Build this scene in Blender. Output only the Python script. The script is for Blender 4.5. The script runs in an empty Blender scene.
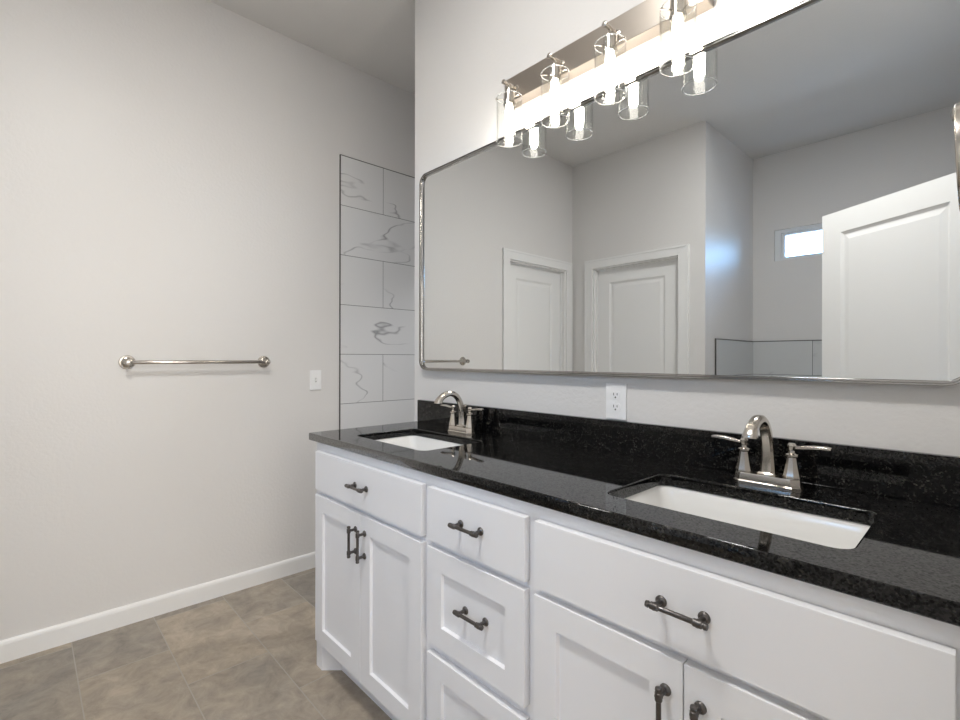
import bpy, bmesh, math
from mathutils import Vector, Matrix

scene = bpy.context.scene
COL = scene.collection
R = math.radians

# ------------------------------------------------------------------ camera
cam_data = bpy.data.cameras.new('camera')
cam_data.sensor_width = 36.0
cam_data.lens = 36.0 * 484.457 / 960.0
cam_data.shift_y = -1.63 / 960.0
cam_data.clip_start = 0.01
cam = bpy.data.objects.new('camera', cam_data)
COL.objects.link(cam)
cam.matrix_world = (Matrix.Translation((1.9517, -1.3982, 1.2316)) @ Matrix.Rotation(R(90 - 43.312), 4, 'Z')
                    @ Matrix.Rotation(R(90), 4, 'X') @ Matrix.Rotation(R(0.0993), 4, 'Z'))
scene.camera = cam

# ------------------------------------------------------------------ light
BULB = 58.0          # emission strength of each bulb
DOORWAY_FILL_W = 62.0          # added fill lamp that shines in through the doorway
SKY = 28.0             # sky seen through the tub window
EXPOSURE = 0.1
CEIL_FILL_W = 31.0         # added round fill lamp over the room, unseen above the frame

scene.view_settings.view_transform = 'Standard'
scene.view_settings.look = 'None'
scene.view_settings.exposure = EXPOSURE
scene.view_settings.gamma = 1.0
scene.view_settings.use_curve_mapping = False

world = bpy.data.worlds.new('sky')
scene.world = world
world.use_nodes = True
wn = world.node_tree.nodes
wl = world.node_tree.links
bg = wn['Background']
tc = wn.new('ShaderNodeTexCoord')
sp = wn.new('ShaderNodeSeparateXYZ')
rp = wn.new('ShaderNodeValToRGB')
wl.new(tc.outputs['Generated'], sp.inputs[0])
wl.new(sp.outputs['Z'], rp.inputs['Fac'])
rp.color_ramp.elements[0].position = 0.0
rp.color_ramp.elements[0].color = (0.17, 0.24, 0.33, 1)
rp.color_ramp.elements[1].position = 1.0
rp.color_ramp.elements[1].color = (0.22, 0.45, 1.0, 1)
e = rp.color_ramp.elements.new(0.03)
e.color = (0.28, 0.60, 1.0, 1)
wl.new(rp.outputs['Color'], bg.inputs['Color'])
bg.inputs['Strength'].default_value = SKY


def area(name, loc, rot, sx, sy, watts, color, portal=False):
    d = bpy.data.lights.new(name, 'AREA')
    d.shape = 'RECTANGLE'
    d.size, d.size_y = sx, sy
    d.energy = watts
    d.color = color
    if portal:
        d.cycles.is_portal = True
    o = bpy.data.objects.new(name, d)
    o.location = loc
    o.rotation_euler = rot
    COL.objects.link(o)
    return o


# fill lamp added beyond the open doorway; no window is built there
area('doorway_fill', (4.55, -1.2, 1.6), (0, R(90), 0), 1.6, 1.8, DOORWAY_FILL_W, (1.0, 0.95, 0.88))
area('tub_window_portal', (1.15, -3.63, 2.235), (R(90), 0, 0), 1.08, 0.28, 1.0, (1, 1, 1), portal=True)

cl = bpy.data.lights.new('overhead_fill', 'AREA')  # unseen fill lamp, added without a fixture to brighten the room
cl.shape = 'DISK'
cl.size = 0.36
cl.energy = CEIL_FILL_W
cl.color = (1.0, 0.985, 0.95)
clo = bpy.data.objects.new('overhead_fill', cl)
clo.location = (1.15, -1.30, 3.03)
COL.objects.link(clo)

sl = bpy.data.lights.new('shower_fill', 'SPOT')  # unseen fill spot, added to brighten the shower tile
sl.energy = 60.0
sl.spot_size = R(84)
sl.spot_blend = 0.6
sl.shadow_soft_size = 0.05
sl.color = (0.95, 0.97, 1.0)
slo = bpy.data.objects.new('shower_fill', sl)
slo.location = (0.25, 0.75, 3.03)
COL.objects.link(slo)

# ------------------------------------------------------------------ measures
XL = -0.80       # left wall face
XR = 1.955       # right wall face
YF = -2.433      # opposite wall face
YB = -3.497      # tub alcove back face
XA = 0.436       # tub alcove side face
ZC = 3.054       # ceiling
T = 0.12
CT = 0.930       # countertop top


# ------------------------------------------------------------------ materials
def new_mat(name):
    m = bpy.data.materials.new(name)
    m.use_nodes = True
    nt = m.node_tree
    return m, nt, nt.nodes['Principled BSDF']


def simple(name, col, rough=0.5, metal=0.0, spec=0.5, bump=None, coat=0.0):
    m, nt, b = new_mat(name)
    b.inputs['Base Color'].default_value = (*col, 1)
    b.inputs['Roughness'].default_value = rough
    b.inputs['Metallic'].default_value = metal
    b.inputs['Specular IOR Level'].default_value = spec
    b.inputs['Coat Weight'].default_value = coat
    if bump:
        scale, strength, dist = bump
        g = nt.nodes.new('ShaderNodeNewGeometry')
        n = nt.nodes.new('ShaderNodeTexNoise')
        n.inputs['Scale'].default_value = scale
        n.inputs['Detail'].default_value = 3
        nt.links.new(g.outputs['Position'], n.inputs['Vector'])
        bp = nt.nodes.new('ShaderNodeBump')
        bp.inputs['Strength'].default_value = strength
        bp.inputs['Distance'].default_value = dist
        nt.links.new(n.outputs['Fac'], bp.inputs['Height'])
        nt.links.new(bp.outputs['Normal'], b.inputs['Normal'])
    return m


M = {}
M['paint'] = simple('greige_wall_paint', (0.765, 0.748, 0.732), 0.42, spec=0.35, bump=(70, 0.25, 0.004))
M['ceiling'] = simple('ceiling_paint', (0.80, 0.785, 0.765), 0.8, spec=0.2, bump=(60, 0.2, 0.004))
M['trim'] = simple('white_trim_paint', (0.87, 0.865, 0.855), 0.32, spec=0.4)
M['cabinet'] = simple('white_cabinet_paint', (0.87, 0.87, 0.89), 0.30, spec=0.4)
M['plastic'] = simple('white_plastic', (0.93, 0.93, 0.935), 0.3)
M['slot'] = simple('dark_slot', (0.03, 0.03, 0.03), 0.6)
M['porcelain'] = simple('white_porcelain', (0.84, 0.83, 0.81), 0.12)
M['nickel'] = simple('brushed_nickel', (0.56, 0.52, 0.47), 0.21, metal=1.0)
M['plate'] = simple('brushed_nickel_plate', (0.50, 0.45, 0.40), 0.30, metal=1.0)
M['frame'] = simple('polished_nickel_frame', (0.40, 0.39, 0.38), 0.10, metal=1.0)
M['pull'] = simple('dark_pewter', (0.135, 0.125, 0.12), 0.33, metal=1.0)
M['pull_dark'] = simple('black_pewter', (0.03, 0.03, 0.032), 0.4, metal=0.8)
M['mirror'] = simple('silvered_glass', (0.73, 0.75, 0.76), 0.0, metal=1.0)
M['vinyl'] = simple('white_vinyl', (0.8, 0.82, 0.84), 0.35)
M['chrome'] = simple('drain_chrome', (0.7, 0.7, 0.7), 0.15, metal=1.0)


def granite():
    m, nt, b = new_mat('black_speckled_granite')
    N, L = nt.nodes, nt.links
    g = N.new('ShaderNodeNewGeometry')
    v = N.new('ShaderNodeTexVoronoi')
    v.inputs['Scale'].default_value = 330
    L.new(g.outputs['Position'], v.inputs['Vector'])
    sep = N.new('ShaderNodeSeparateColor')
    L.new(v.outputs['Color'], sep.inputs[0])
    # flakes: a few pale crystals in a black ground
    r1 = N.new('ShaderNodeValToRGB')
    r1.color_ramp.elements[0].position = 0.74
    r1.color_ramp.elements[0].color = (0, 0, 0, 1)
    r1.color_ramp.elements[1].position = 1.0
    r1.color_ramp.elements[1].color = (1, 1, 1, 1)
    L.new(sep.outputs[0], r1.inputs['Fac'])
    n = N.new('ShaderNodeTexNoise')
    n.inputs['Scale'].default_value = 45
    n.inputs['Detail'].default_value = 4
    L.new(g.outputs['Position'], n.inputs['Vector'])
    r2 = N.new('ShaderNodeValToRGB')
    r2.color_ramp.elements[0].position = 0.40
    r2.color_ramp.elements[0].color = (0.1, 0.1, 0.1, 1)
    r2.color_ramp.elements[1].position = 0.66
    r2.color_ramp.elements[1].color = (1, 1, 1, 1)
    L.new(n.outputs['Fac'], r2.inputs['Fac'])
    mu = N.new('ShaderNodeMath')
    mu.operation = 'MULTIPLY'
    L.new(r1.outputs['Color'], mu.inputs[0])
    L.new(r2.outputs['Color'], mu.inputs[1])
    mix = N.new('ShaderNodeMix')
    mix.data_type = 'RGBA'
    mix.inputs[6].default_value = (0.0025, 0.0025, 0.0027, 1)
    mix.inputs[7].default_value = (0.055, 0.053, 0.046, 1)
    L.new(mu.outputs[0], mix.inputs[0])
    L.new(mix.outputs[2], b.inputs['Base Color'])
    # each crystal takes the polish a little differently
    mr = N.new('ShaderNodeMapRange')
    mr.inputs['To Min'].default_value = 0.15
    mr.inputs['To Max'].default_value = 1.0
    L.new(sep.outputs[1], mr.inputs['Value'])
    L.new(mr.outputs[0], b.inputs['Specular IOR Level'])
    b.inputs['Roughness'].default_value = 0.04
    b.inputs['IOR'].default_value = 1.38
    return m


M['granite'] = granite()


def brick_mat(name, axes, off, bw, rh, mortar, grout, c1, c2, rough, kind):
    """running bond tiles laid out in world metres on the plane of the two axes"""
    m, nt, b = new_mat(name)
    N, L = nt.nodes, nt.links
    g = N.new('ShaderNodeNewGeometry')
    s = N.new('ShaderNodeSeparateXYZ')
    L.new(g.outputs['Position'], s.inputs[0])
    c = N.new('ShaderNodeCombineXYZ')
    for i in range(2):
        a = N.new('ShaderNodeMath')
        a.operation = 'ADD'
        a.inputs[1].default_value = off[i]
        L.new(s.outputs[axes[i]], a.inputs[0])
        L.new(a.outputs[0], c.inputs[i])
    br = N.new('ShaderNodeTexBrick')
    br.inputs['Scale'].default_value = 1.0
    br.inputs['Brick Width'].default_value = bw
    br.inputs['Row Height'].default_value = rh
    br.inputs['Mortar Size'].default_value = mortar
    br.inputs['Mortar Smooth'].default_value = 0.1
    br.inputs['Bias'].default_value = 0.0
    br.inputs['Color1'].default_value = (0, 0, 0, 1)
    br.inputs['Color2'].default_value = (1, 1, 1, 1)
    br.inputs['Mortar'].default_value = (0.5, 0.5, 0.5, 1)
    L.new(c.outputs[0], br.inputs['Vector'])
    # shift the pattern from tile to tile
    sh = N.new('ShaderNodeVectorMath')
    sh.operation = 'MULTIPLY_ADD'
    sh.inputs[1].default_value = (7.0, 3.0, 5.0)
    L.new(br.outputs['Color'], sh.inputs[0])
    L.new(g.outputs['Position'], sh.inputs[2])
    base = N.new('ShaderNodeMix')
    base.data_type = 'RGBA'
    base.inputs[6].default_value = (*c1, 1)
    base.inputs[7].default_value = (*c2, 1)
    if kind == 'slate':
        n1 = N.new('ShaderNodeTexNoise')
        n1.inputs['Scale'].default_value = 3.4
        n1.inputs['Detail'].default_value = 8
        n1.inputs['Roughness'].default_value = 0.62
        n1.inputs['Distortion'].default_value = 0.3
        L.new(sh.outputs[0], n1.inputs['Vector'])
        ad = N.new('ShaderNodeMath')
        ad.operation = 'MULTIPLY_ADD'
        ad.inputs[1].default_value = 0.62
        L.new(br.outputs['Color'], ad.inputs[0])
        sub = N.new('ShaderNodeMath')
        sub.operation = 'MULTIPLY_ADD'
        sub.inputs[1].default_value = 1.5
        sub.inputs[2].default_value = -0.55
        L.new(n1.outputs['Fac'], sub.inputs[0])
        L.new(sub.outputs[0], ad.inputs[2])
        cl = N.new('ShaderNodeClamp')
        L.new(ad.outputs[0], cl.inputs[0])
        L.new(cl.outputs[0], base.inputs[0])
        n2 = N.new('ShaderNodeTexNoise')
        n2.inputs['Scale'].default_value = 11
        n2.inputs['Detail'].default_value = 10
        n2.inputs['Roughness'].default_value = 0.72
        n2.inputs['Distortion'].default_value = 0.5
        L.new(sh.outputs[0], n2.inputs['Vector'])
        r2 = N.new('ShaderNodeValToRGB')
        r2.color_ramp.elements[0].position = 0.30
        r2.color_ramp.elements[0].color = (0.66, 0.66, 0.66, 1)
        r2.color_ramp.elements[1].position = 0.68
        r2.color_ramp.elements[1].color = (1.22, 1.22, 1.22, 1)
        L.new(n2.outputs['Fac'], r2.inputs['Fac'])
        pm = N.new('ShaderNodeMix')
        pm.data_type = 'RGBA'
        pm.blend_type = 'MULTIPLY'
        pm.inputs[0].default_value = 1.0
        L.new(base.outputs[2], pm.inputs[6])
        L.new(r2.outputs['Color'], pm.inputs[7])
        body = pm.outputs[2]
        hgt = n2.outputs['Fac']
    else:
        n1 = N.new('ShaderNodeTexNoise')
        n1.inputs['Scale'].default_value = 1.25
        n1.inputs['Detail'].default_value = 4
        n1.inputs['Roughness'].default_value = 0.5
        n1.inputs['Distortion'].default_value = 0.1
        mp = N.new('ShaderNodeMapping')
        mp.inputs['Rotation'].default_value = (R(-28), R(20), R(12))
        mp.inputs['Scale'].default_value = (0.6, 0.6, 1.7)
        L.new(sh.outputs[0], mp.inputs['Vector'])
        L.new(mp.outputs[0], n1.inputs['Vector'])
        sb = N.new('ShaderNodeMath')
        sb.operation = 'SUBTRACT'
        sb.inputs[1].default_value = 0.5
        L.new(n1.outputs['Fac'], sb.inputs[0])
        ab = N.new('ShaderNodeMath')
        ab.operation = 'ABSOLUTE'
        L.new(sb.outputs[0], ab.inputs[0])
        rv = N.new('ShaderNodeValToRGB')
        rv.color_ramp.elements[0].position = 0.0
        rv.color_ramp.elements[0].color = (1, 1, 1, 1)
        rv.color_ramp.elements[1].position = 0.0075
        rv.color_ramp.elements[1].color = (0, 0, 0, 1)
        e = rv.color_ramp.elements.new(0.003)
        e.color = (0.35, 0.35, 0.35, 1)
        L.new(ab.outputs[0], rv.inputs['Fac'])
        n3 = N.new('ShaderNodeTexNoise')
        n3.inputs['Scale'].default_value = 3.1
        n3.inputs['Detail'].default_value = 2
        L.new(sh.outputs[0], n3.inputs['Vector'])
        r3 = N.new('ShaderNodeValToRGB')
        r3.color_ramp.elements[0].position = 0.46
        r3.color_ramp.elements[0].color = (0, 0, 0, 1)
        r3.color_ramp.elements[1].position = 0.62
        r3.color_ramp.elements[1].color = (1, 1, 1, 1)
        L.new(n3.outputs['Fac'], r3.inputs['Fac'])
        vm = N.new('ShaderNodeMath')
        vm.operation = 'MULTIPLY'
        L.new(rv.outputs['Color'], vm.inputs[0])
        L.new(r3.outputs['Color'], vm.inputs[1])
        L.new(vm.outputs[0], base.inputs[0])
        body = base.outputs[2]
        hgt = None
    mm = N.new('ShaderNodeMix')
    mm.data_type = 'RGBA'
    mm.inputs[7].default_value = (*grout, 1)
    L.new(br.outputs['Fac'], mm.inputs[0])
    L.new(body, mm.inputs[6])
    L.new(mm.outputs[2], b.inputs['Base Color'])
    b.inputs['Roughness'].default_value = rough
    bp = N.new('ShaderNodeBump')
    bp.inputs['Strength'].default_value = 0.35
    bp.inputs['Distance'].default_value = 0.002
    inv = N.new('ShaderNodeMath')
    inv.operation = 'SUBTRACT'
    inv.inputs[0].default_value = 1.0
    L.new(br.outputs['Fac'], inv.inputs[1])
    if hgt is not None:
        a2 = N.new('ShaderNodeMath')
        a2.operation = 'MULTIPLY_ADD'
        a2.inputs[1].default_value = 0.8
        L.new(hgt, a2.inputs[0])
        L.new(inv.outputs[0], a2.inputs[2])
        L.new(a2.outputs[0], bp.inputs['Height'])
    else:
        L.new(inv.outputs[0], bp.inputs['Height'])
    L.new(bp.outputs['Normal'], b.inputs['Normal'])
    return m


M['floor'] = brick_mat('slate_look_floor_tile', (0, 1), (0.74, 1.245 + 0.597 * 6), 0.61, 0.2985, 0.0022,
                       (0.38, 0.345, 0.30), (0.27, 0.245, 0.215), (0.44, 0.365, 0.28), 0.42, 'slate')
M['tile_side'] = brick_mat('marble_look_wall_tile', (1, 2), (-0.0102 + 0.61 * 8, -(2.4756 - 9 * 0.305)), 0.61, 0.305, 0.0016,
                           (0.16, 0.16, 0.16), (0.78, 0.78, 0.78), (0.36, 0.36, 0.37), 0.16, 'marble')
M['tile_tub_back'] = brick_mat('marble_look_tub_tile', (0, 2), (-0.595 + 0.61 * 8 + 0.305, -(1.387 - 6 * 0.295)), 0.61, 0.295, 0.0020,
                               (0.16, 0.16, 0.16), (0.66, 0.67, 0.67), (0.34, 0.34, 0.35), 0.2, 'marble')
M['tile_tub_side'] = brick_mat('marble_look_tub_end_tile', (1, 2), (2.62 + 0.61 * 8, -(1.387 - 6 * 0.295)), 0.99, 0.295, 0.0020,
                               (0.16, 0.16, 0.16), (0.66, 0.67, 0.67), (0.34, 0.34, 0.35), 0.2, 'marble')


def glass_mat():
    m = bpy.data.materials.new('clear_shade_glass')
    m.use_nodes = True
    nt = m.node_tree
    N, L = nt.nodes, nt.links
    N.remove(N['Principled BSDF'])
    tr = N.new('ShaderNodeBsdfTransparent')
    tr.inputs['Color'].default_value = (0.97, 0.975, 0.97, 1)
    gl = N.new('ShaderNodeBsdfGlossy')
    gl.inputs['Roughness'].default_value = 0.04
    # thin clear wall: the same Schlick reflectance on its outer and its inner face
    lw = N.new('ShaderNodeLayerWeight')
    lw.inputs['Blend'].default_value = 0.5
    pw = N.new('ShaderNodeMath')
    pw.operation = 'POWER'
    pw.inputs[1].default_value = 5.0
    L.new(lw.outputs['Facing'], pw.inputs[0])
    fr = N.new('ShaderNodeMath')
    fr.operation = 'MULTIPLY_ADD'
    fr.inputs[1].default_value = 0.8
    fr.inputs[2].default_value = 0.04
    L.new(pw.outputs[0], fr.inputs[0])
    g = N.new('ShaderNodeNewGeometry')
    n = N.new('ShaderNodeTexNoise')
    n.inputs['Scale'].default_value = 60
    n.inputs['Detail'].default_value = 1
    L.new(g.outputs['Position'], n.inputs['Vector'])
    bp = N.new('ShaderNodeBump')
    bp.inputs['Strength'].default_value = 0.3
    bp.inputs['Distance'].default_value = 0.003
    L.new(n.outputs['Fac'], bp.inputs['Height'])
    L.new(bp.outputs['Normal'], gl.inputs['Normal'])
    L.new(bp.outputs['Normal'], lw.inputs['Normal'])
    mx = N.new('ShaderNodeMixShader')
    L.new(fr.outputs[0], mx.inputs[0])
    L.new(tr.outputs[0], mx.inputs[1])
    L.new(gl.outputs[0], mx.inputs[2])
    L.new(mx.outputs[0], N['Material Output'].inputs['Surface'])
    return m


def pane_mat():
    m = bpy.data.materials.new('window_glass')
    m.use_nodes = True
    nt = m.node_tree
    N, L = nt.nodes, nt.links
    N.remove(N['Principled BSDF'])
    tr = N.new('ShaderNodeBsdfTransparent')
    gl = N.new('ShaderNodeBsdfGlossy')
    gl.inputs['Roughness'].default_value = 0.0
    fr = N.new('ShaderNodeFresnel')
    mx = N.new('ShaderNodeMixShader')
    L.new(fr.outputs[0], mx.inputs[0])
    L.new(tr.outputs[0], mx.inputs[1])
    L.new(gl.outputs[0], mx.inputs[2])
    L.new(mx.outputs[0], N['Material Output'].inputs['Surface'])
    return m


def bulb_mat():
    m = bpy.data.materials.new('lit_bulb')
    m.use_nodes = True
    nt = m.node_tree
    N, L = nt.nodes, nt.links
    N.remove(N['Principled BSDF'])
    em = N.new('ShaderNodeEmission')
    em.inputs['Color'].default_value = (1.0, 0.92, 0.82, 1)
    em.inputs['Strength'].default_value = BULB
    L.new(em.outputs[0], N['Material Output'].inputs['Surface'])
    return m


M['glass'] = glass_mat()
M['rim'] = simple('fire_polished_glass_rim', (0.9, 0.9, 0.9), 0.12)
M['rim'].node_tree.nodes['Principled BSDF'].inputs['Transmission Weight'].default_value = 0.55
M['pane'] = pane_mat()
M['bulb'] = bulb_mat()


# ------------------------------------------------------------------ mesh helpers
def link(name, bm, mat, parent=None, loc=None, smooth=False, angle=None):
    bmesh.ops.recalc_face_normals(bm, faces=bm.faces[:])
    me = bpy.data.meshes.new(name)
    if smooth:
        for f in bm.faces:
            f.smooth = True
        lim = math.cos(R(angle or 40))
        for ed in bm.edges:
            if len(ed.link_faces) == 2:
                a, b = ed.link_faces
                if a.normal.dot(b.normal) < lim:
                    ed.smooth = False
    bm.to_mesh(me)
    bm.free()
    for mt in (mat if isinstance(mat, (list, tuple)) else [mat]):
        me.materials.append(mt)
    o = bpy.data.objects.new(name, me)
    COL.objects.link(o)
    if parent:
        o.parent = parent
    if loc:
        o.location = loc
    return o


def thing(name, label, cat, loc, group=None):
    o = bpy.data.objects.new(name, None)
    o.empty_display_size = 0.05
    o.location = loc
    o['label'] = label
    o['category'] = cat
    if group:
        o['group'] = group
    COL.objects.link(o)
    return o


def struct(name, bm, mat, parent=None, smooth=False):
    o = link(name, bm, mat, parent, smooth=smooth)
    if not parent:
        o['kind'] = 'structure'
    return o


def add_box(bm, x0, x1, y0, y1, z0, z1, bev=0.0, seg=2):
    t = bmesh.new()
    vs = [t.verts.new((x, y, z)) for x in (x0, x1) for y in (y0, y1) for z in (z0, z1)]
    for q in ((0, 1, 3, 2), (4, 6, 7, 5), (0, 4, 5, 1), (2, 3, 7, 6), (0, 2, 6, 4), (1, 5, 7, 3)):
        t.faces.new([vs[i] for i in q])
    bmesh.ops.recalc_face_normals(t, faces=t.faces[:])
    if bev:
        bmesh.ops.bevel(t, geom=t.edges[:], offset=bev, segments=seg, profile=0.5, affect='EDGES')
    merge(bm, t)


def merge(bm, t, mat=None):
    me = bpy.data.meshes.new('tmp')
    if mat is not None:
        t.transform(mat)
    t.to_mesh(me)
    t.free()
    bm.from_mesh(me)
    bpy.data.meshes.remove(me)


def box(*a, **k):
    bm = bmesh.new()
    add_box(bm, *a, **k)
    return bm


def boxes(lst, **k):
    bm = bmesh.new()
    for b in lst:
        add_box(bm, *b, **k)
    return bm


def loft(bm, loops, closed=False, cap0=False, cap1=False):
    rings = [[bm.verts.new(p) for p in lp] for lp in loops]
    n = len(rings[0])
    pairs = list(zip(rings[:-1], rings[1:]))
    if closed:
        pairs.append((rings[-1], rings[0]))
    for a, b in pairs:
        for i in range(n):
            bm.faces.new((a[i], a[(i + 1) % n], b[(i + 1) % n], b[i]))
    if cap0:
        bm.faces.new(rings[0][::-1])
    if cap1:
        bm.faces.new(rings[-1])
    return rings


def circle(c, r, n, axis='Z', ry=None):
    out = []
    ry = r if ry is None else ry
    for i in range(n):
        a = 2 * math.pi * i / n
        u, v = r * math.cos(a), ry * math.sin(a)
        if axis == 'Z':
            out.append((c[0] + u, c[1] + v, c[2]))
        elif axis == 'Y':
            out.append((c[0] + u, c[1], c[2] + v))
        else:
            out.append((c[0], c[1] + u, c[2] + v))
    return out


def add_lathe(bm, prof, c=(0, 0, 0), n=24, axis='Z', cap=True):
    """profile of (radius, height along the axis)"""
    loops = []
    for r, h in prof:
        p = {'Z': (c[0], c[1], c[2] + h), 'Y': (c[0], c[1] + h, c[2]), 'X': (c[0] + h, c[1], c[2])}[axis]
        loops.append(circle(p, max(r, 1e-5), n, axis))
    loft(bm, loops, cap0=cap, cap1=cap)


def rrect(x0, x1, z0, z1, r, n=8):
    pts = []
    for cx, cz, a0 in ((x1 - r, z1 - r, 0), (x0 + r, z1 - r, 90), (x0 + r, z0 + r, 180), (x1 - r, z0 + r, 270)):
        for i in range(n + 1):
            a = R(a0 + 90 * i / n)
            pts.append((cx + r * math.cos(a), cz + r * math.sin(a)))
    return pts


def sweep(bm, path, sections, side=Vector((1, 0, 0)), cap=True):
    """path of points, sections of closed (u, v) outlines; u runs along 'side', v along the in-plane normal"""
    loops = []
    n = len(path)
    for i, p in enumerate(path):
        a = Vector(path[max(i - 1, 0)])
        b = Vector(path[min(i + 1, n - 1)])
        t = (b - a).normalized()
        nv = side.cross(t).normalized()
        loops.append([tuple(Vector(p) + side * u + nv * v) for u, v in sections[i]])
    loft(bm, loops, cap0=cap, cap1=cap)


# ------------------------------------------------------------------ panelled fronts (doors, drawers)
def add_panelled(bm, w, h, t, stiles, rows, prof, both=False, bev=0.002):
    """slab x 0..w, z 0..h, front at y=0, back at y=t; rows = [(z0, z1)] of recessed panels between the stiles;
    prof = [(inset, depth)] loops of the panel, the last one is filled"""
    xs = [0, stiles, w - stiles, w]
    zs = [0]
    for a, b in rows:
        zs += [a, b]
    zs.append(h)
    prow = set()
    for a, b in rows:
        prow.add((a, b))

    def face_side(y, sgn):
        t_ = bmesh.new()
        for i in range(3):
            for j in range(len(zs) - 1):
                x0, x1, z0, z1 = xs[i], xs[i + 1], zs[j], zs[j + 1]
                if i == 1 and (z0, z1) in prow:
                    loops = [[(x0, y, z0), (x1, y, z0), (x1, y, z1), (x0, y, z1)]]
                    for ins, dep in prof:
                        yy = y + sgn * dep
                        loops.append([(x0 + ins, yy, z0 + ins), (x1 - ins, yy, z0 + ins), (x1 - ins, yy, z1 - ins), (x0 + ins, yy, z1 - ins)])
                    loft(t_, loops, cap1=True)
                else:
                    t_.faces.new([t_.verts.new(p) for p in ((x0, y, z0), (x1, y, z0), (x1, y, z1), (x0, y, z1))])
        bmesh.ops.remove_doubles(t_, verts=t_.verts[:], dist=1e-5)
        return t_

    tt = bmesh.new()
    merge(tt, face_side(0, 1))
    if both:
        merge(tt, face_side(t, -1))
    else:
        tt.faces.new([tt.verts.new(p) for p in ((0, t, 0), (w, t, 0), (w, t, h), (0, t, h))])
    # edges of the slab
    bx = zs if both else [0, h]
    for x in (0, w):
        tt.faces.new([tt.verts.new(p) for p in [(x, 0, z) for z in zs] + ([(x, t, z) for z in zs[::-1]] if both else [(x, t, h), (x, t, 0)])])
    for z in (0, h):
        tt.faces.new([tt.verts.new(p) for p in [(x, 0, z) for x in xs] + ([(x, t, z) for x in xs[::-1]] if both else [(w, t, z), (0, t, z)])])
    bmesh.ops.remove_doubles(tt, verts=tt.verts[:], dist=1e-5)
    bmesh.ops.recalc_face_normals(tt, faces=tt.faces[:])
    if bev:
        eds = [ed for ed in tt.edges if len(ed.link_faces) == 2 and ed.calc_face_angle(0) > 1.3
               and all(abs(v.co.y) < 1e-5 for v in ed.verts)
               and (all(abs(v.co.x) < 1e-5 for v in ed.verts) or all(abs(v.co.x - w) < 1e-5 for v in ed.verts)
                    or all(abs(v.co.z) < 1e-5 for v in ed.verts) or all(abs(v.co.z - h) < 1e-5 for v in ed.verts))]
        bmesh.ops.bevel(tt, geom=eds, offset=bev, segments=2, profile=0.5, affect='EDGES')
    merge(bm, tt)


# ================================================================== STRUCTURE
struct('floor', box(XL - T, 4.75, -3.7, 1.55, -0.05, 0), M['floor'])
struct('ceiling', box(XL - T, 4.75, -3.7, 1.55, ZC, ZC + 0.05), M['ceiling'])

D1 = (-2.328, -1.554)     # door in the left wall: clear opening along Y
D2 = (-0.569, 0.233)      # door in the opposite wall: clear opening along X
DH = 2.052                # door opening height
D3 = (-1.560, -0.735)     # entrance opening in the right wall

struct('wall_left', boxes([(XL - T, XL, D1[1], 1.55, 0, ZC), (XL - T, XL, YF - T, D1[0], 0, ZC), (XL - T, XL, D1[0], D1[1], DH, ZC)]), M['paint'])
struct('wall_back', box(0.0, XR + T, 0.0, T, 0, ZC), M['paint'])
struct('wall_front', boxes([(XL, D2[0], YF - T, YF, 0, ZC), (D2[1], XA, YF - T, YF, 0, ZC), (D2[0], D2[1], YF - T, YF, DH, ZC)]), M['paint'])
struct('wall_right', boxes([(XR, XR + T, D3[1], 0.0, 0, ZC), (XR, XR + T, YB, D3[0], 0, ZC), (XR, XR + T, D3[0], D3[1], DH, ZC)]), M['paint'])
struct('wall_alcove_side', box(XA - T, XA, YB, YF - T, 0, ZC), M['paint'])
WX0, WX1, WZ0, WZ1 = 0.609, 1.69, 2.098, 2.372
struct('wall_alcove_back', boxes([(XA - T, WX0, YB - 0.14, YB, 0, ZC), (WX1, XR + T, YB - 0.14, YB, 0, ZC),
                                  (WX0, WX1, YB - 0.14, YB, 0, WZ0), (WX0, WX1, YB - 0.14, YB, WZ1, ZC)]), M['paint'])
struct('wall_shower_back', box(XL, 1.1, 1.43, 1.55, 0, ZC), M['paint'])
struct('wall_shower_right', box(0.98, 1.1, T, 1.43, 0, ZC), M['paint'])
# the room next door, where the added doorway fill lamp stands
struct('wall_next_room', boxes([(4.63, 4.75, -3.4, 0.8, 0, ZC), (XR + T, 4.63, -3.4, -3.28, 0, ZC), (XR + T, 4.63, 0.68, 0.8, 0, ZC)]), M['paint'])

# tiled strip of the shower on the left wall, with its dark metal edge
TZ = 2.4756
struct('wall_tile_left', box(XL, XL + 0.008, 0.013, 1.43, 0, TZ), M['tile_side'])
M['edge'] = simple('dark_metal_edge', (0.16, 0.155, 0.15), 0.35, metal=1.0)
struct('trim_1', boxes([(XL, XL + 0.0095, 0.010, 0.0145, 0, TZ + 0.003), (XL, XL + 0.0095, 0.0145, 1.43, TZ, TZ + 0.003)]), M['edge'])
# tiled surround of the tub alcove
TT = 1.387
struct('wall_tile_alcove_side', box(XA, XA + 0.008, YB, -2.625, 0, TT), M['tile_tub_side'])
struct('wall_tile_alcove_back', box(XA + 0.008, XR, YB, YB + 0.008, 0, TT), M['tile_tub_back'])
struct('trim_2', boxes([(XA, XA + 0.0105, -2.6255, -2.618, 0, TT + 0.006), (XA, XA + 0.0105, YB, -2.6255, TT, TT + 0.006),
                        (XA + 0.0105, XR, YB, YB + 0.0105, TT, TT + 0.006)]), M['edge'])


# baseboard
def baseboard(name, y0, y1):
    bm = bmesh.new()
    prof = [(0, 0), (0.014, 0), (0.014, 0.072), (0.0115, 0.082), (0.007, 0.088), (0, 0.088)]
    loft(bm, [[(XL + a, y, z) for a, z in prof] for y in (y0, y1)], cap0=True, cap1=True)
    return struct(name, bm, M['trim'])


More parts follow.
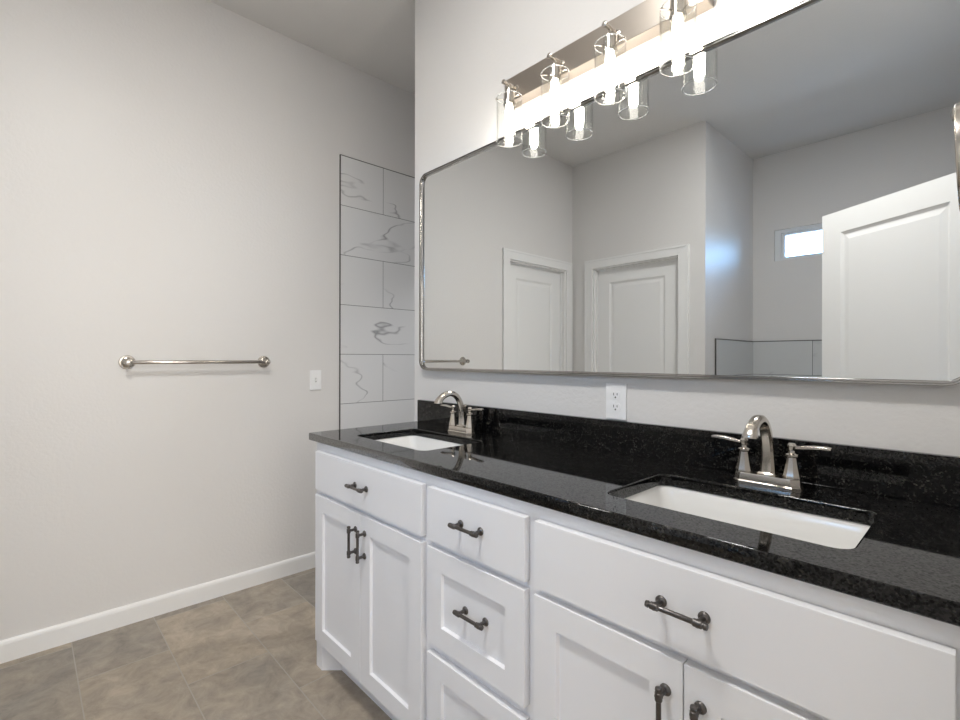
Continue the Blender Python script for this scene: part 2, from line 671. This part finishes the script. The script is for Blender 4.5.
baseboard('baseboard_left', -1.474, 0.010)
bm = bmesh.new()
add_box(bm, 0.312, XA, YF, YF + 0.014, 0, 0.088, bev=0.003)
struct('baseboard_front', bm, M['trim'])


# door casings and closed doors
def casing(bm, a0, a1, h, put, w=0.078, th=0.018):
    """casing round an opening a0..a1 x 0..h; put(a, d, z) -> world, d = distance off the wall"""
    def board(pts):
        lo = [put(a, 0, z) for a, z in pts]
        mid = [put(a, th, z) for a, z in pts]
        loft(bm, [lo, mid], cap0=True, cap1=True)
    board([(a0 - w, 0), (a0, 0), (a0, h), (a0 - w, h + w)])
    board([(a1, 0), (a1 + w, 0), (a1 + w, h + w), (a1, h)])
    board([(a0, h), (a1, h), (a1 + w, h + w), (a0 - w, h + w)])
    # backband on the outer edge
    b = 0.016
    for q in ([(a0 - w, 0), (a0 - w + b, 0), (a0 - w + b, h + w - b), (a0 - w, h + w)],
              [(a1 + w - b, 0), (a1 + w, 0), (a1 + w, h + w), (a1 + w - b, h + w - b)],
              [(a0 - w + b, h + w - b), (a1 + w - b, h + w - b), (a1 + w, h + w), (a0 - w, h + w)]):
        loft(bm, [[put(a, th, z) for a, z in q], [put(a, th + 0.004, z) for a, z in q]], cap0=True, cap1=True)


def jamb(bm, a0, a1, h, put, depth, stop):
    """lining of the opening with the stop the door closes against"""
    t = 0.012
    for q in ([(a0, 0), (a0 + t, 0), (a0 + t, h - t), (a0, h)], [(a1 - t, 0), (a1, 0), (a1, h), (a1 - t, h - t)],
              [(a0, h), (a0 + t, h - t), (a1 - t, h - t), (a1, h)]):
        loft(bm, [[put(a, 0.0, z) for a, z in q], [put(a, -depth, z) for a, z in q]], cap0=True, cap1=True)
    s0, s1 = stop
    for q in ([(a0 + t, 0), (a0 + t + 0.012, 0), (a0 + t + 0.012, h - t - 0.012), (a0 + t, h - t)],
              [(a1 - t - 0.012, 0), (a1 - t, 0), (a1 - t, h - t), (a1 - t - 0.012, h - t - 0.012)],
              [(a0 + t, h - t), (a0 + t + 0.012, h - t - 0.012), (a1 - t - 0.012, h - t - 0.012), (a1 - t, h - t)]):
        loft(bm, [[put(a, -s0, z) for a, z in q], [put(a, -s1, z) for a, z in q]], cap0=True, cap1=True)


PANEL = [(0.006, 0.004), (0.016, 0.009), (0.022, 0.009), (0.046, 0.004)]


def door_mesh(w, h, stile=0.125):
    bm = bmesh.new()
    add_panelled(bm, w, h, 0.035, stile, [(0.22, 0.86), (1.00, h - 0.118)], PANEL, both=True, bev=0.0015)
    return bm


# door in the opposite wall (faces +Y); it closes 45 mm back inside its jamb
p2 = lambda a, d, z: (a, YF + d, z)
bm = bmesh.new()
casing(bm, D2[0], D2[1], DH, p2, 0.078)
jamb(bm, D2[0], D2[1], DH, p2, T, (0.036, 0.046))
struct('trim_3', bm, M['trim'])
bm = door_mesh(D2[1] - D2[0] - 0.03, DH - 0.026)
bm.transform(Matrix.Translation((D2[1] - 0.015, YF - 0.047, 0.010)) @ Matrix.Rotation(math.pi, 4, 'Z'))
d2 = struct('door_2', bm, M['trim'])

# door in the left wall (faces +X)
p1 = lambda a, d, z: (XL + d, a, z)
bm = bmesh.new()
casing(bm, D1[0], D1[1], DH, p1, 0.080)
jamb(bm, D1[0], D1[1], DH, p1, T, (0.036, 0.046))
struct('trim_4', bm, M['trim'])
bm = door_mesh(D1[1] - D1[0] - 0.03, DH - 0.026)
bm.transform(Matrix.Translation((XL - 0.047, D1[0] + 0.015, 0.010)) @ Matrix.Rotation(R(90), 4, 'Z'))
d1 = struct('door_1', bm, M['trim'])

# the entrance, its casing and its open leaf
p3 = lambda a, d, z: (XR - d, a, z)
bm = bmesh.new()
for q in ([(D3[1], 0), (D3[1] + 0.07, 0), (D3[1] + 0.07, DH + 0.07), (D3[1], DH)],
          [(D3[0], DH), (D3[1], DH), (D3[1] + 0.07, DH + 0.07), (D3[0] - 0.07, DH + 0.07)],
          [(D3[0] - 0.07, 0), (D3[0], 0), (D3[0], DH), (D3[0] - 0.07, DH + 0.07)]):
    loft(bm, [[p3(a, 0, z) for a, z in q], [p3(a, 0.016, z) for a, z in q]], cap0=True, cap1=True)
struct('trim_5', bm, M['trim'])
bm = door_mesh(0.763, 2.032, 0.115)
ang = math.atan2(-0.36, -0.546)
bm.transform(Matrix.Translation((1.935, -1.5625, 0.012)) @ Matrix.Rotation(ang, 4, 'Z') @ Matrix.Scale(-1, 4, (0, 1, 0)))
d3 = struct('door_3', bm, M['trim'])


def knob(parent, loc, rz):
    bm = bmesh.new()
    add_lathe(bm, [(0.0, 0), (0.032, 0), (0.032, 0.006), (0.012, 0.009), (0.011, 0.030), (0.026, 0.038), (0.029, 0.050), (0.024, 0.060), (0.0, 0.064)], n=24, axis='Y', cap=False)
    bm.transform(Matrix.Translation(loc) @ Matrix.Rotation(rz, 4, 'Z'))
    link('door_knob', bm, M['nickel'], parent, smooth=True)


knob(d2, (D2[0] + 0.085, YF - 0.047, 0.93), 0)
knob(d1, (XL - 0.047, D1[1] - 0.085, 0.93), R(-90))
dv = Vector((math.cos(ang), math.sin(ang), 0))
kp = Vector((1.935, -1.5625, 0)) + dv * 0.735
knob(d3, (kp.x, kp.y, 0.93), ang + math.pi)

# tub window
bm = bmesh.new()
y0, y1 = YB - 0.085, YB - 0.014
f = 0.05
for (a, b, c, d) in ((WX0, WX0 + f, WZ0, WZ1), (WX1 - f, WX1, WZ0, WZ1), (WX0 + f, WX1 - f, WZ0, WZ0 + 0.02), (WX0 + f, WX1 - f, WZ1 - 0.032, WZ1)):
    add_box(bm, a, b, y0, y1, c, d, bev=0.003)
win = struct('window_1', bm, M['vinyl'])
bm = bmesh.new()
g0, g1, h0, h1 = WX0 + f, WX1 - f, WZ0 + 0.02, WZ1 - 0.032
s = 0.026
for (a, b, c, d) in ((g0, g0 + s, h0, h1), (g1 - s, g1, h0, h1), (g0 + s, g1 - s, h0, h0 + 0.012), (g0 + s, g1 - s, h1 - 0.018, h1)):
    add_box(bm, a, b, y0 + 0.006, y1 - 0.015, c, d, bev=0.002)
sash = link('sash', bm, M['vinyl'], win)
link('pane', box(g0 + s - 0.004, g1 - s + 0.004, y0 + 0.024, y0 + 0.028, h0 + 0.008, h1 - 0.012), M['pane'], win)

# ================================================================== VANITY
FY = -0.540      # face frame front
DY = -0.560      # door and drawer fronts
CX0, CX1 = 0.089, 1.948
FB = 0.112       # underside of the face frame
cab = thing('vanity_cabinet', 'long white shaker double vanity cabinet with dark pulls standing under the black counter', 'cabinet', (0, 0, 0))
bm = boxes([(CX0, CX1, FY, FY + 0.02, FB, 0.8995)])
link('face_frame', bm, M['cabinet'], cab)
link('side_panel', box(CX0, CX0 + 0.018, FY + 0.02, -0.004, 0.0, 0.8995), M['cabinet'], cab)
link('side_panel', box(CX1 - 0.018, CX1, FY + 0.02, -0.004, 0.0, 0.8995), M['cabinet'], cab)
link('bottom_panel', box(CX0 + 0.018, CX1 - 0.018, FY + 0.02, -0.004, FB, FB + 0.018), M['cabinet'], cab)
link('back_panel', box(CX0 + 0.018, CX1 - 0.018, -0.010, -0.004, FB + 0.018, 0.8995), M['cabinet'], cab)
# foot at the left end: a narrow stile to the floor, then a return at 45 degrees to the toe kick
bm = bmesh.new()
out = [(CX0, FY), (0.135, FY), (0.188, -0.482), (0.188, -0.464), (CX0, -0.464)]
loft(bm, [[(x, y, z) for x, y in out] for z in (0.0, FB)], cap0=True, cap1=True)
link('foot', bm, M['cabinet'], cab)
link('toe_kick', box(0.188, CX1, -0.482, -0.464, 0.0, FB), M['cabinet'], cab)

SHAKER = [(0.003, 0.0095)]


def pull_mesh(vertical=False):
    """bar pull of two round bases, two posts and a ringed bar; 76 mm between the posts, along X, out towards -Y"""
    bm = bmesh.new()
    for s_ in (-0.038, 0.038):
        add_lathe(bm, [(0.0105, 0.0), (0.0105, -0.002), (0.0085, -0.0045), (0.0050, -0.006), (0.0046, -0.020), (0.0066, -0.023), (0.0066, -0.030)], c=(s_, 0, 0), n=20, axis='Y')
    add_lathe(bm, [(0.0030, -0.0545), (0.0056, -0.0535), (0.0064, -0.049), (0.0050, -0.0475), (0.0050, -0.046), (0.0066, -0.0445), (0.0066, -0.0315),
                   (0.0052, -0.030), (0.0046, -0.028), (0.0046, 0.028), (0.0052, 0.030), (0.0066, 0.0315), (0.0066, 0.0445), (0.0050, 0.046),
                   (0.0050, 0.0475), (0.0064, 0.049), (0.0056, 0.0535), (0.0030, 0.0545)], c=(0, -0.027, 0), n=16, axis='X')
    if vertical:
        bm.transform(Matrix.Rotation(R(90), 4, 'Y'))
    return bm


o = link('tmp_pull', pull_mesh(), [M['pull']], smooth=True)
PULL_H = o.data
bpy.data.objects.remove(o)
o = link('tmp_pull', pull_mesh(True), [M['pull']], smooth=True)
PULL_V = o.data
bpy.data.objects.remove(o)
PULL_H.name = 'bar_pull'
PULL_V.name = 'bar_pull_upright'


def front(kind, x0, x1, z0, z1, pull, shaker=True, frame=0.062, recess=0.0):
    bm = bmesh.new()
    w, h = x1 - x0, z1 - z0
    if shaker:
        add_panelled(bm, w, h, 0.0198, frame, [(frame - 0.002, h - frame + 0.002)], SHAKER, bev=0.0012)
    else:
        add_box(bm, 0, w, 0, 0.0198, 0, h, bev=0.0012)
    o = link(kind, bm, M['cabinet'], cab, loc=(x0, DY, z0))
    px, pz, vert = pull
    h_ = bpy.data.objects.new('pull', PULL_V if vert else PULL_H)
    h_.parent = o
    h_.location = (px - x0, recess, pz - z0)
    h_['label'] = 'dark pewter bar pull'
    COL.objects.link(h_)
    return o


DZ0, DZ1 = 0.716, 0.866
front('drawer', 0.118, 0.815, DZ0, DZ1, (0.470, 0.792, False), shaker=False)
front('drawer', 0.845, 1.212, DZ0, DZ1, (1.028, 0.796, False), shaker=False)
front('drawer', 1.241, 1.920, DZ0, DZ1, (1.5785, 0.794, False), shaker=False)
front('door', 0.118, 0.4655, 0.122, 0.697, (0.4375, 0.602, True))
front('door', 0.4680, 0.815, 0.122, 0.697, (0.4975, 0.602, True))
front('drawer', 0.845, 1.212, 0.427, 0.698, (1.037, 0.5685, False), recess=0.0095)
front('drawer', 0.845, 1.212, 0.122, 0.398, (1.037, 0.262, False), recess=0.0095)
front('door', 1.241, 1.5795, 0.122, 0.700, (1.549, 0.601, True))
front('door', 1.5820, 1.920, 0.122, 0.700, (1.6105, 0.601, True))

# ---- countertop with two sink cut-outs
SX = ((0.236, 0.680), (1.354, 1.798))
SY = (-0.452, -0.174)


def counter_mesh():
    cu = bpy.data.curves.new('counter_outline', 'CURVE')
    cu.dimensions = '2D'
    cu.fill_mode = 'BOTH'
    bv = 0.004
    cu.extrude = 0.015 - bv
    cu.bevel_depth = bv
    cu.bevel_resolution = 2
    cu.offset = -bv
    outs = [[(0.051, -0.557), (XR, -0.557), (XR, 0.0), (0.051, 0.0)]]
    for a, b in SX:
        outs.append(rrect(a, b, SY[0], SY[1], 0.028, 8))
    for pts in outs:
        s_ = cu.splines.new('POLY')
        s_.points.add(len(pts) - 1)
        for q, (x, y) in zip(s_.points, pts):
            q.co = (x, y, 0, 1)
        s_.use_cyclic_u = True
    o = bpy.data.objects.new('counter_outline', cu)
    COL.objects.link(o)
    bpy.context.view_layer.update()
    dg = bpy.context.evaluated_depsgraph_get()
    me = bpy.data.meshes.new_from_object(o.evaluated_get(dg))
    bm = bmesh.new()
    bm.from_mesh(me)
    bpy.data.objects.remove(o)
    bpy.data.curves.remove(cu)
    bpy.data.meshes.remove(me)
    bmesh.ops.remove_doubles(bm, verts=bm.verts[:], dist=1e-5)
    for f in bm.faces:
        f.material_index = 0
    return bm


ctop = link('countertop', counter_mesh(), M['granite'], loc=(0, 0, 0.915))
ctop['label'] = 'polished black speckled granite countertop along the top of the white vanity'
ctop['category'] = 'countertop'
bsp = link('backsplash', box(0.051, XR, -0.020, -0.0005, 0.0, 0.102, bev=0.002), M['granite'], loc=(0, 0, CT + 0.0002))
bsp['label'] = 'low black granite backsplash strip standing on the back of the countertop'
bsp['category'] = 'backsplash'


# ---- sinks
def make_sink(name, label, cx):
    cy = (SY[0] + SY[1]) / 2
    t = thing(name, label, 'sink', (cx, cy, 0.8995))
    hw, hd = (SX[0][1] - SX[0][0]) / 2, (SY[1] - SY[0]) / 2
    bm = bmesh.new()

    def ring(gx, r, z):
        return [(x, y, z) for x, y in rrect(-hw - gx, hw + gx, -hd - gx, hd + gx, r, 6)]
    inner = [ring(0.004, 0.032, 0.0), ring(0.000, 0.030, -0.006), ring(-0.004, 0.032, -0.050), ring(-0.010, 0.036, -0.105), ring(-0.022, 0.044, -0.130),
             ring(-0.050, 0.05, -0.141), ring(-0.100, 0.035, -0.145), ring(-0.1185, 0.0195, -0.1455)]
    outer = [ring(0.024, 0.05, 0.0), ring(0.024, 0.05, -0.010), ring(0.010, 0.042, -0.014), ring(0.004, 0.042, -0.105), ring(-0.016, 0.05, -0.142), ring(-0.06, 0.05, -0.157), ring(-0.1185, 0.0195, -0.160)]
    loft(bm, outer[::-1] + inner, closed=True)
    link('bowl', bm, M['porcelain'], t, smooth=True, angle=50)
    bm = bmesh.new()
    add_lathe(bm, [(0.001, -0.006), (0.014, -0.006), (0.016, -0.001), (0.021, 0.0), (0.024, -0.0015), (0.026, -0.0035)], c=(0, 0, -0.1405), n=28, cap=False)
    add_lathe(bm, [(0.0, 0.0), (0.013, -0.001), (0.013, -0.008)], c=(0, 0, -0.1405), n=28, cap=False)
    link('drain', bm, M['chrome'], t, smooth=True)
    return t


make_sink('sink', 'white undermount sink at the far end, in front of the faucet beside the shower tile', 0.458)
make_sink('sink', 'white undermount sink nearest the camera, on the right half of the counter', 1.576)


# ---- faucets
def sq(hx, hy, r=None, n=3):
    r = min(hx, hy) * 0.35 if r is None else r
    return rrect(-hx, hx, -hy, hy, r, n)


def make_faucet(label, loc):
    t = thing('faucet', label, 'faucet', loc)
    # base plate: stepped, with chamfered ends
    bm = bmesh.new()
    lay = [(0.0725, 0.0250, 0.0), (0.0725, 0.0250, 0.0035), (0.0700, 0.0230, 0.0065), (0.0690, 0.0222, 0.018), (0.0680, 0.0212, 0.0225), (0.0670, 0.0202, 0.0235)]
    loft(bm, [[(x, y, z) for x, y in rrect(-hx, hx, -hy, hy, 0.015, 1)] for hx, hy, z in lay], cap0=True, cap1=True)
    link('base_plate', bm, M['nickel'], t, smooth=True, angle=25)
    # spout: a flattened bar that rises, arches forward and ends in a flared tip
    bm = bmesh.new()
    path, sec = [], []
    ctrl = [(0.006, 0.022, 0.0185, 0.0165), (0.006, 0.030, 0.0165, 0.0145), (0.005, 0.060, 0.0140, 0.0120), (0.001, 0.095, 0.0125, 0.0110), (-0.010, 0.125, 0.0120, 0.0105),
            (-0.028, 0.148, 0.0118, 0.0105), (-0.052, 0.160, 0.0118, 0.0108), (-0.078, 0.159, 0.0120, 0.0110), (-0.100, 0.150, 0.0122, 0.0114), (-0.114, 0.138, 0.0130, 0.0122), (-0.120, 0.128, 0.0150, 0.0140), (-0.121, 0.124, 0.0150, 0.0140)]
    pts = [Vector((0, y, z)) for y, z, _, _ in ctrl]
    # Catmull-Rom through the control points
    for i in range(len(ctrl) - 1):
        p0, p1_, p2_, p3_ = pts[max(i - 1, 0)], pts[i], pts[i + 1], pts[min(i + 2, len(pts) - 1)]
        for k in range(4):
            u = k / 4
            p = 0.5 * ((2 * p1_) + (-p0 + p2_) * u + (2 * p0 - 5 * p1_ + 4 * p2_ - p3_) * u * u + (-p0 + 3 * p1_ - 3 * p2_ + p3_) * u ** 3)
            hx = ctrl[i][2] * (1 - u) + ctrl[i + 1][2] * u
            hy = ctrl[i][3] * (1 - u) + ctrl[i + 1][3] * u
            path.append(p)
            sec.append([(a, b) for a, b in octo(hx, hy)])
    path.append(pts[-1])
    sec.append(octo(ctrl[-1][2], ctrl[-1][3]))
    sweep(bm, path, sec)
    # collar at the foot of the spout
    loft(bm, [[(x, y + 0.006, z) for x, y in rrect(-h, h, -h, h, 0.006, 3)] for h, z in ((0.0205, 0.0225), (0.0205, 0.026), (0.018, 0.030))], cap0=True, cap1=True)
    link('spout', bm, M['nickel'], t, smooth=True, angle=25)
    # lift rod behind the spout
    bm = bmesh.new()
    add_lathe(bm, [(0.0022, 0.02), (0.0022, 0.095), (0.0045, 0.100), (0.0055, 0.106), (0.0035, 0.112), (0.0004, 0.113)], c=(0, 0.0225 - 0.0055, 0), n=12)
    # the rod stands clear of the spout, which leans away from it
    bm.transform(Matrix.Translation((0, 0.0045, 0)))
    link('lift_rod', bm, M['nickel'], t, smooth=True)
    for s_ in (-1, 1):
        bm = bmesh.new()
        prof = [(0.0185, 0.0230), (0.0185, 0.028), (0.0175, 0.031), (0.0145, 0.045), (0.0115, 0.062), (0.0098, 0.072), (0.0135, 0.075), (0.0135, 0.079), (0.0070, 0.082),
                (0.0062, 0.088), (0.0085, 0.092), (0.0090, 0.100), (0.0065, 0.105), (0.0004, 0.106)]
        loops = []
        for r_, z_ in prof:
            loops.append([(s_ * 0.0515 + x, y, z_) for x, y in oct_pts(r_)])
        loft(bm, loops, cap0=True, cap1=True)
        h_ = link('handle', bm, M['nickel'], t, smooth=True, angle=25)
        # lever: a slim blade that flares to its outer end
        bm = bmesh.new()
        lp = []
        for d_, z_, wy, wz in ((0.004, 0.0955, 0.0035, 0.0035), (0.014, 0.0960, 0.0042, 0.0034), (0.024, 0.0975, 0.0060, 0.0042), (0.045, 0.1005, 0.0078, 0.0040), (0.066, 0.1015, 0.0082, 0.0034), (0.076, 0.1005, 0.0078, 0.0028)):
            lp.append([(s_ * (0.0515 + d_), y, z_ + z2) for y, z2 in rrect(-wy, wy, -wz, wz, wz * 0.7, 3)])
        loft(bm, lp, cap0=True, cap1=True)
        link('lever', bm, M['nickel'], h_, smooth=True, angle=35)
    return t


def octo(hx, hy):
    """eight-sided outline with a raised band down the middle of front and back"""
    c = 0.42
    return [(hx, -hy * c), (hx, hy * c), (hx * 0.62, hy * 0.92), (hx * 0.30, hy), (-hx * 0.30, hy), (-hx * 0.62, hy * 0.92), (-hx, hy * c), (-hx, -hy * c),
            (-hx * 0.62, -hy * 0.92), (-hx * 0.30, -hy), (hx * 0.30, -hy), (hx * 0.62, -hy * 0.92)]


def oct_pts(r):
    return [(r * math.cos(R(22.5 + 45 * i)), r * math.sin(R(22.5 + 45 * i))) for i in range(8)]


make_faucet('brushed nickel two-handle faucet at the far sink, beside the shower tile', (0.4585, -0.094, CT))
make_faucet('brushed nickel two-handle faucet at the near sink, right of the wall outlet', (1.5775, -0.094, CT))

# ================================================================== MIRROR
mir = thing('wall_mirror', 'wide wall mirror with rounded corners and slim nickel frame above the counter', 'mirror', (1.0015, 0.0, 1.177))


def mloop(ins, y, r):
    x0, x1, z0, z1 = -0.9245 + ins, 0.9245 - ins, ins, 0.923 - ins
    return [(x, y, z) for x, z in rrect(x0, x1, z0, z1, r, 10)]


bm = bmesh.new()
loft(bm, [mloop(i, y, 0.045 - i) for i, y in ((0, -0.0005), (0, -0.028), (0.0010, -0.0300), (0.0036, -0.0300), (0.0044, -0.0250), (0.0052, -0.0250), (0.0060, -0.0285),
                                              (0.0094, -0.0285), (0.0102, -0.0270), (0.0102, -0.014), (0.0102, -0.0005))], closed=True)
link('frame', bm, M['frame'], mir, smooth=True, angle=30)
bm = bmesh.new()
loft(bm, [mloop(0.0103, -0.0170, 0.0347), mloop(0.0103, -0.004, 0.0347)], cap0=True, cap1=True)
link('mirror_glass', bm, M['mirror'], mir)

# ================================================================== VANITY LIGHT
LX, LZ = 1.036, 2.0
vl = thing('vanity_light', 'four-bulb brushed nickel vanity light with clear glass shades above the mirror', 'light fixture', (LX, 0, LZ))
link('backplate', box(-0.380, 0.380, -0.050, -0.0005, 0.208, 0.300, bev=0.002), M['plate'], vl)
for i in range(4):
    x = (-1.5 + i) * 0.212
    ya = -0.0875
    bm = bmesh.new()
    add_lathe(bm, [(0.013, -0.0502), (0.013, -0.053), (0.0062, -0.055), (0.0062, -0.112), (0.0085, -0.1135), (0.0085, -0.121), (0.004, -0.123)], c=(x, 0, 0.245), n=18, axis='Y')
    add_lathe(bm, [(0.0045, 0.246), (0.0045, 0.222)], c=(x, ya, 0), n=14)
    arm = link('arm', bm, M['nickel'], vl, smooth=True)
    bm = bmesh.new()
    add_lathe(bm, [(0.004, 0.226), (0.016, 0.224), (0.0205, 0.219), (0.0205, 0.178), (0.0225, 0.176), (0.0225, 0.169), (0.015, 0.166)], c=(x, ya, 0), n=24)
    # three thin prongs with which the socket carries the glass
    for k in range(3):
        a = R(90 + 120 * k + 25)
        p = bmesh.new()
        add_lathe(p, [(0.0016, 0.018), (0.0016, 0.0465), (0.0038, 0.0470), (0.0038, 0.0515)], n=10, axis='X')
        merge(bm, p, Matrix.Translation((x, ya, 0.190)) @ Matrix.Rotation(a, 4, 'Z'))
    link('socket', bm, M['nickel'], arm, smooth=True)
    bm = bmesh.new()
    ro, ri = 0.0480, 0.0452
    loft(bm, [circle((x, ya, z), r_, 40) for r_, z in ((ro, 0.0365), (ro + 0.0004, 0.039), (ro, 0.042), (ro, 0.195), (ro - 0.0008, 0.1985), (ri + 0.0008, 0.1985), (ri, 0.195), (ri, 0.042),
                                                       (ri - 0.0006, 0.039), (ri, 0.0365), (ri + 0.0008, 0.035), (ro - 0.0008, 0.035))], closed=True)
    shade = link('glass_shade', bm, M['glass'], vl, smooth=True, angle=60)
    for zc in (0.0352, 0.1983):
        bm = bmesh.new()
        rg = []
        for k in range(40):
            a = 2 * math.pi * k / 40
            rg.append([(x + (0.0466 + 0.0017 * math.cos(b)) * math.cos(a), ya + (0.0466 + 0.0017 * math.cos(b)) * math.sin(a), zc + 0.0013 * math.sin(b)) for b in [2 * math.pi * q / 8 for q in range(8)]])
        loft(bm, rg, closed=True)
        link('rim', bm, M['rim'], shade, smooth=True, angle=90)
    bm = bmesh.new()
    add_lathe(bm, [(0.012, 0.1655), (0.013, 0.158), (0.0150, 0.148), (0.0155, 0.100), (0.0145, 0.068), (0.010, 0.056), (0.0, 0.051)], c=(x, ya, 0), n=16, cap=True)
    link('bulb', bm, M['bulb'], vl, smooth=True)

# ================================================================== WALL FITTINGS
# towel bar on the left wall
tb = thing('towel_bar', 'brushed nickel towel bar with round end mounts across the left wall', 'towel bar', (XL, -0.7435, 1.2105))
bm = bmesh.new()
add_lathe(bm, [(0.0078, -0.318), (0.0092, -0.316), (0.0092, 0.316), (0.0078, 0.318)], c=(0.058, 0, 0), n=20, axis='Y')
link('bar', bm, M['nickel'], tb, smooth=True)
for s_ in (-1, 1):
    bm = bmesh.new()
    add_lathe(bm, [(0.0325, 0.0005), (0.0325, 0.004), (0.030, 0.0075), (0.024, 0.0085), (0.022, 0.012), (0.0165, 0.014), (0.0115, 0.019), (0.0095, 0.030), (0.0110, 0.044), (0.0145, 0.050), (0.0145, 0.064), (0.012, 0.069), (0.004, 0.071)],
              c=(0, s_ * 0.3055, 0), n=28, axis='X')
    link('mounting_post', bm, M['nickel'], tb, smooth=True)

# light switch on the left wall
ls = thing('light_switch', 'small white toggle light switch on the left wall beside the shower tile', 'light switch', (XL, -0.1415, 1.102))
link('wall_plate', box(0.0003, 0.006, -0.035, 0.035, -0.0585, 0.0585, bev=0.0022), M['plastic'], ls)
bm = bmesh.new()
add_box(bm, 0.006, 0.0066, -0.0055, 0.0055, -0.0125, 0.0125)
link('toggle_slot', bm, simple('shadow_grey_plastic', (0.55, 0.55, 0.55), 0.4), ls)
bm = bmesh.new()
loft(bm, [[(0.0062, -0.004, -0.008), (0.0062, 0.004, -0.008), (0.0062, 0.004, 0.008), (0.0062, -0.004, 0.008)],
          [(0.017, -0.0034, 0.002), (0.017, 0.0034, 0.002), (0.017, 0.0034, 0.009), (0.017, -0.0034, 0.009)]], cap0=True, cap1=True)
link('toggle', bm, M['plastic'], ls)
for z in (-0.030, 0.030):
    bm = bmesh.new()
    add_lathe(bm, [(0.0032, 0.0055), (0.0032, 0.0066), (0.0022, 0.0072)], c=(0, 0, z), n=14, axis='X')
    link('screw', bm, M['plastic'], ls, smooth=True)

# outlet on the vanity wall
ol = thing('wall_outlet', 'white duplex wall outlet on the vanity wall just above the backsplash', 'outlet', (1.114, 0, 1.0935))
link('wall_plate', box(-0.037, 0.037, -0.006, -0.0003, -0.0585, 0.0585, bev=0.0022), M['plastic'], ol)
for z in (-0.0195, 0.0195):
    bm = bmesh.new()
    loft(bm, [[(x, y, zz + z) for x, zz in rrect(-0.0165, 0.0165, -0.0140, 0.0140, 0.0085, 5)] for y in (-0.0055, -0.0078)], cap0=True, cap1=True)
    rc = link('receptacle', bm, M['plastic'], ol)
    for (sx, sz, hx, hz) in ((-0.0063, 0.004, 0.0011, 0.0042), (0.0063, 0.004, 0.0011, 0.0034)):
        link('slot', box(sx - hx, sx + hx, -0.0081, -0.0070, z + sz - hz, z + sz + hz), M['slot'], rc)
    bm = bmesh.new()
    add_lathe(bm, [(0.0026, -0.0070), (0.0026, -0.0081)], c=(0, 0, z - 0.0065), n=14, axis='Y')
    link('ground_hole', bm, M['slot'], rc)
bm = bmesh.new()
add_lathe(bm, [(0.003, -0.0055), (0.003, -0.0066), (0.002, -0.0072)], n=14, axis='Y')
link('screw', bm, M['plastic'], ol, smooth=True)

# towel ring on the right wall, seen edge-on at the right border
tr = thing('towel_ring', 'brushed nickel towel ring hanging edge-on at the right end of the mirror', 'towel ring', (XR, -0.235, 1.652))
bm = bmesh.new()
add_lathe(bm, [(0.026, -0.0005), (0.026, -0.007), (0.015, -0.012), (0.010, -0.020), (0.010, -0.030), (0.0125, -0.034), (0.0125, -0.052), (0.004, -0.055)], c=(0, 0, 0), n=24, axis='X')
link('mounting_post', bm, M['nickel'], tr, smooth=True)
bm = bmesh.new()
# loop of flat band: an upright oval in the Y-Z plane, the band lies across it
N_ = 56
rings = []
for i in range(N_):
    a = 2 * math.pi * i / N_
    cy_, cz_ = 0.075 * math.cos(a), -0.078 + 0.088 * math.sin(a)
    nrm = Vector((0, math.cos(a), math.sin(a)))
    cxr = -0.0325 + 0.006 * (-(cz_) / 0.18)
    rings.append([tuple(Vector((cxr + u, cy_, cz_)) + nrm * v) for u, v in rrect(-0.017, 0.017, -0.004, 0.004, 0.0035, 3)])
loft(bm, rings, closed=True)
link('ring', bm, M['nickel'], tr, smooth=True, angle=45)
